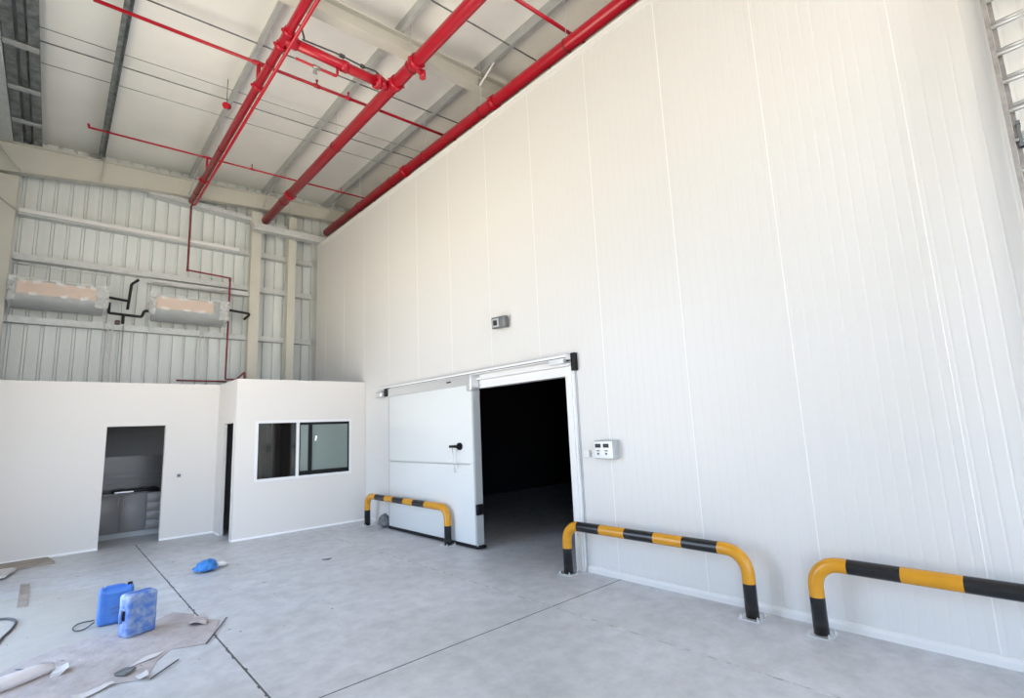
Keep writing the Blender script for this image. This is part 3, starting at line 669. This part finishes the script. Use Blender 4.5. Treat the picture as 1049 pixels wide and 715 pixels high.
# controller and switches beside the doorway
cb = thing('control_box', 'white control box with two dark displays right of the doorway', 'control box', (WX, 3.83, 1.37))
q = MB(); q.rbox(WX - .12, WX - .0005, 3.70, 3.99, 1.375, 1.595, .018, 3); q.build('housing', 'plasticgrey', cb)
q = MB(); q.rbox(WX - .128, WX - .118, 3.71, 3.98, 1.385, 1.585, .004, 2); fp = q.build('front_panel', 'plasticwhite', cb)
for y in (3.92, 3.80):
    q = MB(); q.box(WX - .1305, WX - .1275, y - .042, y + .042, 1.512, 1.558); d = q.build('display', 'screen', fp)
    q = MB(); q.box(WX - .131, WX - .1275, y - .026, y + .024, 1.468, 1.482); q.cyl((WX - .1275, y, 1.440), (WX - .134, y, 1.440), .015, 12); q.build('button', 'detgrey', fp)
for y, lab in ((4.175, 'left small white wall switch beside the door frame'), (4.045, 'right small white wall switch touching the control box')):
    s = thing('wall_switch', lab, 'switch', (WX, y, 1.39), 'small white switches')
    q = MB(); q.rbox(WX - .05, WX - .0005, y - .042, y + .042, 1.39, 1.475, .008, 3); q.build('switch_body', 'plasticwhite', s)
    q = MB(); q.rbox(WX - .056, WX - .049, y - .02, y + .02, 1.41, 1.455, .003, 1); q.build('rocker', 'trimwhite', s)
# flood light above the doorway
fl_ = thing('flood_light', 'small dark grey floodlight on the white wall above the doorway', 'floodlight', (WX, 5.7, 3.3))
q = MB(); q.box(WX - .02, WX - .0005, 5.62, 5.78, 3.34, 3.44); q.build('bracket', 'detgrey', fl_)
rot = Matrix.Translation((WX - .07, 5.7, 3.40)) @ Matrix.Rotation(.06, 4, 'X') @ Matrix.Rotation(-.12, 4, 'Y')
q = MB(); q.rbox(-.04, .045, -.155, .155, -.09, .09, .012, 2, mx=rot); q.build('housing', 'detgrey', fl_)
q = MB(); q.box(-.046, -.039, -.02, .13, -.065, .065, mx=rot); q.build('bezel', 'plasticgrey', fl_)
q = MB(); q.box(-.049, -.045, .015, .105, -.04, .04, mx=rot); q.build('lens', 'screen', fl_)

# ------------------------------------------------------------------ yellow and black barrier rails
def barrier(label, ya, yb, bounds, X=4.83):
    """ya far leg, yb near leg (larger Y is further); bounds = colour change positions along the bar"""
    R, ZB, BR = .058, .575, .19
    t_ = thing('barrier_rail', label, 'barrier', (X, (ya + yb) / 2, 0), 'yellow and black barrier rails')
    path = [(X, ya, .01), (X, ya, .30)]; ms = [1]
    def arc(y, z, cy, cz, a0, a1):
        pass
    n = 8
    for k in range(n + 1):
        a = k / n * PI / 2; path.append((X, ya - BR + BR * math.cos(a), ZB - BR + BR * math.sin(a)))
    ms = [1, 0] + [0] * n
    cur = 0
    for k, yy in enumerate(bounds):
        path.append((X, yy, ZB)); ms.append(cur); cur = 1 - cur
    path = path[:]
    for k in range(n + 1):
        a = PI / 2 + k / n * PI / 2; path.append((X, yb + BR + BR * math.cos(a), ZB - BR + BR * math.sin(a))); ms.append(0)
    path.append((X, yb, .30)); ms.append(0); path.append((X, yb, .01)); ms.append(1)
    # one material per segment
    segm = []
    q = MB(); q.tube(path, R, 24, ms=ms[:len(path) - 1]); q.build('bent_pipe', ['yellow', 'paintblack'], t_)
    for y in (ya, yb):
        q = MB(); q.box(X - .095, X + .095, y - .095, y + .095, 0, .010); bp = q.build('base_plate', 'alu', t_)
        for sx in (-1, 1):
            for sy in (-1, 1):
                q = MB(); q.cyl((X + sx * .075, y + sy * .075, .010), (X + sx * .075, y + sy * .075, .022), .014, 6); q.cyl((X + sx * .075, y + sy * .075, .022), (X + sx * .075, y + sy * .075, .04), .007, 8); q.build('bolt', 'alu', bp)
barrier('smallest looking barrier rail standing in front of the sliding door', 9.70, 6.92, [9.31, 8.93, 8.62, 8.24, 7.92, 7.55, 7.20], X=4.785)
barrier('middle barrier rail standing between the doorway and the nearest rail', 4.42, 2.205, [4.22, 3.88, 3.53, 3.16, 2.83, 2.46][:6])
barrier('nearest barrier rail running out of the picture at the right', 1.645, -.75, [1.39, 1.04, .68, .33, -.02, -.38])

# ------------------------------------------------------------------ aluminium extension ladder
ld = thing('extension_ladder', 'aluminium extension ladder leaning on the white wall at the right edge', 'ladder', (4.25, -.2, 0))
lx = lambda z: 4.985 - (5.7 - z) * .10
def lrail(y, z0, z1, off, nm='rail'):
    q = MB(); vs = []
    for z in (z0, z1):
        x = lx(z) - off
        vs.append([q.bm.verts.new((x + dx, y + dy, z)) for dx, dy in ((-.035, -.013), (.035, -.013), (.035, .013), (-.035, .013))])
    for k in range(4): q.bm.faces.new([vs[0][k], vs[0][(k + 1) % 4], vs[1][(k + 1) % 4], vs[1][k]])
    q.bm.faces.new(vs[0]); q.bm.faces.new(vs[1]); q.build(nm, 'aludark', ld)
for y in (.012, -.43): lrail(y, .0, 5.35, .05)
for y in (-.016, -.402): lrail(y, 1.2, 5.7, -.015)
rz = [4.72 - .228 * k for k in range(-3, 20)]
for z in rz:
    for dz, off, mn, zmax in ((0, .05, .2, 5.3), (.062, -.015, 1.3, 5.65)):
        zz = z + dz
        if zz < mn or zz > zmax: continue
        q = MB(); x = lx(zz) - off; q.tube([(x, .012, zz), (x, -.43, zz)], .0155, 8); q.build('rung', 'alu', ld)
for y in (-.03, -.385):
    q = MB(); x = lx(3.6); q.box(x - .07, x - .04, y - .008, y + .008, 3.52, 3.70); q.box(x - .08, x - .02, y - .012, y + .012, 3.52, 3.545); q.box(x - .08, x + .01, y - .012, y + .012, 3.68, 3.705); q.build('rung_lock', 'detgrey', ld)
for y in (.012, -.43):
    q = MB(); x = lx(.0) - .05; q.rbox(x - .05, x + .05, y - .022, y + .022, 0, .06, .008, 2); q.build('foot', 'black', ld)

# ------------------------------------------------------------------ jerrycans
def jerry(label, loc, rz, w, d, h, mt, lying, slashes=False):
    t_ = thing('jerrycan', label, 'jerrycan', loc, 'blue plastic jerrycans', rz); t_['_local'] = 1
    q = MB()
    tm = bmesh.new(); bmesh.ops.create_cube(tm, size=1)
    for v in tm.verts: v.co = Vector((v.co.x * w, v.co.y * d, v.co.z * h + h / 2))
    bmesh.ops.bevel(tm, geom=tm.edges[:], offset=.035, segments=4, profile=.5, affect='EDGES')
    bmesh.ops.subdivide_edges(tm, edges=[e for e in tm.edges if e.calc_length() > .05], cuts=7, use_grid_fill=True)
    for v in tm.verts:
        c = v.co
        # recessed panel on both broad faces, dented
        ux, uz = abs(c.x) / (w / 2), abs(c.z - h / 2) / (h / 2)
        if abs(c.y) > d * .40 and ux < .72 and uz < .76: c.y *= .93
        if lying and abs(c.x) > w * .42 and uz < .25 and abs(c.y) < d * .22: c.x *= .86
        if not lying and c.z > h * .9 and abs(c.x) < w * .32 and abs(c.y) > d * .12: c.z -= .02
        c += Vector((noise.noise(c * 14 + Vector(loc)), noise.noise(c * 13), 0)) * .005
    q.merge(tm, 0, True); body = q.build('body', mt, t_)
    if lying:
        q = MB(); q.rbox(-w / 2 - .003, -w / 2 + .03, -.022, .022, h * .40, h * .62, .01, 2); q.build('handle_slot', 'black', t_)
        q = MB(); q.tube([(-w / 2 - .012, .0, h * .36), (-w / 2 - .02, 0, h * .45), (-w / 2 - .02, 0, h * .58), (-w / 2 - .012, 0, h * .66)], .013, 10); q.build('handle', mt, t_)
        q = MB(); q.box(-w * .36, w * .38, -.010, .010, h - .004, h + .006); q.build('mould_seam', 'bluec', t_)
        q = MB(); q.cyl((w / 2 - .01, .0, h * .82), (w / 2 + .018, 0, h * .82), .028, 16); q.build('cap', 'bluec', t_)
    else:
        q = MB(); q.tube(fillet([(-w * .34, 0, h - .03), (-w * .30, 0, h + .004), (w * .22, 0, h + .004), (w * .26, 0, h - .03)], .02), .012, 10); q.build('handle', mt, t_)
        q = MB(); q.cyl((w * .38, 0, h - .01), (w * .38, 0, h + .016), .022, 16); q.build('cap', 'black', t_)
        for k in (0, 1):
            q = MB(); q.box(.0, .10, -d / 2 + .0012, -d / 2 + .0065, h * .42 - k * .05, h * .44 - k * .05, mx=Matrix.Rotation(-.25, 4, 'Y')); q.build('stripe', 'detgrey', t_)
    return t_
jerry('clean blue plastic jerrycan standing behind the dusty one', (.618, 6.90, 0), math.radians(-5), .29, .17, .355, 'bluec', False)
jerry('dusty blue plastic jerrycan in front with a slot in its side', (.745, 6.325, 0), math.radians(22), .265, .175, .385, 'bluedirty', True)
# wire loops and scraps
def wire(label, pts, r=.006, name='wire_loop', m='wire', g=None, cyc=False):
    q = MB(); P = [Vector(p) for p in pts]; out = []
    for i in range(len(P) - 1):
        a, b_, c, d = P[max(i - 1, 0)], P[i], P[i + 1], P[min(i + 2, len(P) - 1)]
        for k in range(5):
            t = k / 5; out.append(.5 * ((2 * b_) + (c - a) * t + (2 * a - 5 * b_ + 4 * c - d) * t * t + (3 * b_ - a - 3 * c + d) * t ** 3))
    out.append(P[-1]); q.tube(out, r, 6, m=0)
    return tag(q.build(name, m), label, 'wire', g)
wire('dark wire loop poking out left of the clean jerrycan', [(.47, 7.1, .012), (.36, 7.08, .02), (.30, 7.0, .012), (.31, 6.88, .008), (.38, 6.86, .01), (.46, 6.95, .03)], .006)
wire('dark hose looping on the floor at the left edge', [(-.5, 7.9, .015), (-.26, 7.98, .015), (-.14, 7.78, .015), (-.15, 7.5, .012), (-.2, 7.25, .012), (-.24, 7.0, .012)], .012, 'hose_loop')
wire('thin wire with a loop behind the rolled film', [(-.08, 6.13, .006), (.0, 6.05, .006), (.06, 5.98, .008), (.13, 5.98, .01), (.15, 6.05, .006), (.10, 6.10, .006), (.04, 6.09, .006)], .006)
wire('pale tangle of wire on the floor behind the jerrycans', [(.60, 8.1, .03), (.66, 8.3, .05), (.75, 8.35, .05), (.85, 8.3, .04), (.93, 8.2, .03), (.84, 8.1, .03), (.72, 8.15, .05), (.95, 8.05, .04)], .007, 'wire_tangle', 'plasticgrey')

# blue plastic bag
def lump(name, label, cat, c, rx, ry, rz_, mt, seed, amp=.35, fr=9, parts=None):
    q = MB(); t = bmesh.new(); bmesh.ops.create_icosphere(t, subdivisions=4, radius=1)
    for v in t.verts:
        n = v.co.copy(); k = 1 + amp * noise.noise(n * 2.2 + Vector((seed, 0, 0))) + amp * .35 * noise.noise(n * fr + Vector((seed, 3, 0)))
        v.co = Vector((n.x * rx * k, n.y * ry * k, max(0, (n.z * .5 + .5)) ** .8 * rz_ * (1 + amp * .8 * noise.noise(n * 3 + Vector((0, seed, 0)))) * (1 - .55 * min(1, (n.x ** 2 + n.y ** 2)) ** 2) ))
        v.co += Vector(c)
    q.merge(t, 0, True)
    return tag(q.build(name, mt), label, cat)
lump('plastic_bag', 'crumpled blue plastic bag lying on the concrete floor', 'bag', (1.74, 8.42, .0), .15, .13, .15, 'bluebag', 2.2)
lump('paper_scrap', 'crumpled beige paper scrap touching the blue bag', 'scrap', (1.965, 8.56, .0), .07, .07, .07, 'beige', 5.1)
lump('stone_sack', 'small grey rubble sack on the floor behind the barrier by the sliding door', 'sack', (4.90, 9.22, .0), .12, .15, .25, mat('grey_rubble_sack', (.22, .22, .22), .8, noise_amt=.6, noise_scale=30, bump=1, bump_scale=30), 8.3, .15, 14)
# flat sheets of cardboard and paper
def flat(name, label, cat, pts, z0, z1, mt, seed=0, curl=.012, sub=5, group=None):
    q = MB(); t = bmesh.new(); vs = [t.verts.new((x, y, 0)) for x, y in pts]; f = t.faces.new(vs)
    r = bmesh.ops.extrude_face_region(t, geom=[f]); 
    for v in [e for e in r['geom'] if isinstance(e, bmesh.types.BMVert)]: v.co.z += (z1 - z0)
    bmesh.ops.triangulate(t, faces=[f_ for f_ in t.faces if len(f_.verts) > 4])
    bmesh.ops.subdivide_edges(t, edges=[e for e in t.edges if e.calc_length() > .05], cuts=sub, use_grid_fill=True)
    for v in t.verts: v.co.z += z0 + curl * max(0, noise.noise(Vector((v.co.x * 5, v.co.y * 5, seed))))
    q.merge(t, 0, False); return tag(q.build(name, mt), label, cat, group)
flat('cardboard_sheet', 'large trodden brownish cardboard sheet under the jerrycans', 'cardboard',
     [(1.40, 6.08), (1.27, 5.72), (1.155, 5.5), (.91, 5.6), (.79, 5.42), (.735, 5.26), (.68, 5.10), (.51, 5.16), (.30, 5.15), (.22, 5.0), (-.4, 5.0), (-.5, 5.7), (-.05, 6.3), (.2, 6.45), (.46, 6.52), (.95, 6.62), (1.1, 6.75), (1.25, 6.5), (1.22, 6.35)], .0015, .005, 'sheetcard', 1, .006, 7)
flat('cardboard_strip', 'long brown cardboard strip lying against the office wall', 'cardboard', [(-.9, 11.60), (.10, 11.62), (.19, 11.05), (-.02, 11.0), (-.30, 10.92), (-.7, 10.95)], .002, .03, 'card', 2, .01)
flat('foam_scrap', 'white torn foam scrap beside the long cardboard strip', 'scrap', [(-.8, 10.95), (-.30, 10.93), (-.24, 10.80), (-.33, 10.35), (-.5, 10.22), (-.8, 10.3)], .032, .06, 'paper', 3, .01)
flat('cardboard_piece', 'small brown upright-looking cardboard piece on the floor left', 'cardboard', [(-.16, 9.75), (-.07, 9.68), (-.065, 8.38), (-.15, 8.42)], .002, .012, 'card', 4, .01)
flat('paper_scrap', 'torn white paper scrap at the tip of the cardboard sheet', 'scrap', [(1.17, 6.35), (1.32, 6.32), (1.27, 6.02), (1.14, 6.1)], .012, .016, 'sheetcard', 5, .06)
flat('paper_scrap', 'white torn paper at the step of the cardboard sheet', 'scrap', [(.60, 5.42), (.80, 5.50), (.86, 5.58), (.72, 5.56)], .012, .015, 'paper', 6, .03)
flat('paper_scrap', 'white torn paper by the lower tip of the cardboard sheet', 'scrap', [(.62, 5.18), (.70, 5.22), (.70, 5.08), (.64, 5.06)], .012, .016, 'paper', 7, .05)
flat('paper_scrap', 'curled white paper strip along the front edge of the cardboard', 'scrap', [(.24, 5.12), (.48, 5.22), (.50, 5.17), (.26, 5.02)], .010, .014, 'paper', 8, .05)
flat('rag', 'small dark crumpled rag near the front edge of the cardboard', 'rag', [(.50, 5.33), (.58, 5.40), (.64, 5.33), (.56, 5.25)], .012, .03, 'galvdark', 9, .03)
# dark curled edge strips of the sheet
for a_, c_, lab in (((1.16, 5.47), (1.46, 6.08), 'dark thin stick lying across the tip of the cardboard sheet'), ((.70, 5.04), (.92, 5.28), 'dark thin stick lying off the lower tip of the cardboard sheet')):
    q = MB(); q.cyl((*a_, .012), (*c_, .012), .006, 6); tag(q.build('thin_stick', 'wire'), lab, 'stick')
flat('floor_shard', 'tiny dark shard on the floor in front of the office window', 'scrap', [(3.08, 7.68), (3.14, 7.60), (3.21, 7.66), (3.15, 7.64)], .001, .012, 'wire', 1, .01, 2)
# roll of milky film
rl = thing('film_roll', 'rolled milky plastic film at the lower left corner', 'roll', (.0, 5.75, 0))
q = MB(); pts = [(-.45, 5.62, .05), (-.2, 5.68, .055), (-.1, 5.72, .05), (.05, 5.80, .05), (.14, 5.84, .04)]
q.tube([(x + .01 * noise.noise(Vector((x * 9, 0, 0))), y, z) for x, y, z in pts], .05, 14, rs=[.05, .052, .055, .048, .04]); q.build('roll_body', 'wrapw', rl)
q = MB(); q.ext([(.13, .006), (.19, .006), (.24, .05), (.20, .035), (.15, .03)], 'y', 5.70, 5.84); q.build('loose_end', 'paper', rl)
# small crumbs of debris: uncountable
q = MB(); random.seed(11)
for i in range(90):
    x = random.uniform(-.6, 2.6); y = random.uniform(5.0, 10.5); s = random.uniform(.003, .009)
    if .4 < x < 1.0 and 6.1 < y < 7.1: continue
    q.box(x, x + s * random.uniform(1, 3), y, y + s, .006, .007 + s * .5, m=random.choice((0, 0, 1)))
tag(q.build('debris_crumbs', ['card', 'paper'], origin=(0, 0, 0)), 'small crumbs of building debris scattered over the left floor', 'debris', kind='stuff')

for o in bpy.data.objects:
    if '_local' in o: del o['_local']

# ------------------------------------------------------------------ daylight through the dock openings and the added left opening
w = bpy.data.worlds.new('World'); bpy.context.scene.world = w; w.use_nodes = True; nt = w.node_tree
bg = nt.nodes['Background']; tc = nt.nodes.new('ShaderNodeTexCoord'); sx = nt.nodes.new('ShaderNodeSeparateXYZ'); nt.links.new(tc.outputs['Generated'], sx.inputs[0])
rp = nt.nodes.new('ShaderNodeValToRGB'); e = rp.color_ramp.elements
mr = nt.nodes.new('ShaderNodeMapRange'); mr.inputs[1].default_value = -1; mr.inputs[2].default_value = 1; nt.links.new(sx.outputs['Z'], mr.inputs[0]); nt.links.new(mr.outputs[0], rp.inputs['Fac'])
e[0].position = 0.40; e[0].color = (2.05, 1.85, 1.50, 1)      # sunlit sandy yard below the horizon
e[1].position = .75; e[1].color = (.68, .95, 1.42, 1)
x_ = rp.color_ramp.elements.new(.49); x_.color = (1.9, 1.76, 1.52, 1)
x_ = rp.color_ramp.elements.new(.51); x_.color = (1.02, 1.22, 1.52, 1)
nt.links.new(rp.outputs[0], bg.inputs[0]); bg.inputs[1].default_value = 9.0
def portal(name, loc, rot, sx_, sy_):
    l = bpy.data.lights.new(name, 'AREA'); l.shape = 'RECTANGLE'; l.size = sx_; l.size_y = sy_; l.cycles.is_portal = True
    o = bpy.data.objects.new(name, l); C.objects.link(o); o.location = loc; o.rotation_euler = rot
portal('daylight_left', (LX - .05, (LOY + 8.9) / 2, 2.55), (PI / 2, 0, -PI / 2), 8.9 - LOY, 5.1)
portal('daylight_left', (LX - .05, -1.9, 2.55), (PI / 2, 0, -PI / 2), 2.6, 5.1)  # second left opening, added for the ambient light it lets in
portal('daylight_front', (1.89, -6.6, 3.3), (PI / 2, 0, PI), 6.3, 6.6)

# ------------------------------------------------------------------ camera
cam = bpy.data.cameras.new('camera'); co = bpy.data.objects.new('camera', cam); C.objects.link(co)
yaw, pitch, roll = math.radians(42.48), math.radians(8.85), math.radians(-2.5)
F = Vector((math.sin(yaw) * math.cos(pitch), math.cos(yaw) * math.cos(pitch), math.sin(pitch))); Rt = Vector((math.cos(yaw), -math.sin(yaw), 0)); U = Rt.cross(F)
R2 = math.cos(roll) * Rt + math.sin(roll) * U; U2 = -math.sin(roll) * Rt + math.cos(roll) * U
mtx = Matrix((R2, U2, -F)).transposed().to_4x4(); mtx.translation = Vector((0, 0, 1.8)); co.matrix_world = mtx
cam.sensor_width = 36; cam.sensor_fit = 'HORIZONTAL'; cam.lens = 36 * 515.1 / 1049; cam.clip_start = .05
sc = bpy.context.scene; sc.camera = co
sc.view_settings.view_transform = 'Standard'; sc.view_settings.look = 'None'; sc.view_settings.gamma = 1; sc.view_settings.use_curve_mapping = False
sc.view_settings.exposure = -1.1
sc.cycles.use_denoising = True; sc.cycles.denoiser = 'OPENIMAGEDENOISE'
sc.cycles.max_bounces = 14; sc.cycles.diffuse_bounces = 8; sc.cycles.transparent_max_bounces = 12
sc.cycles.sample_clamp_indirect = 8
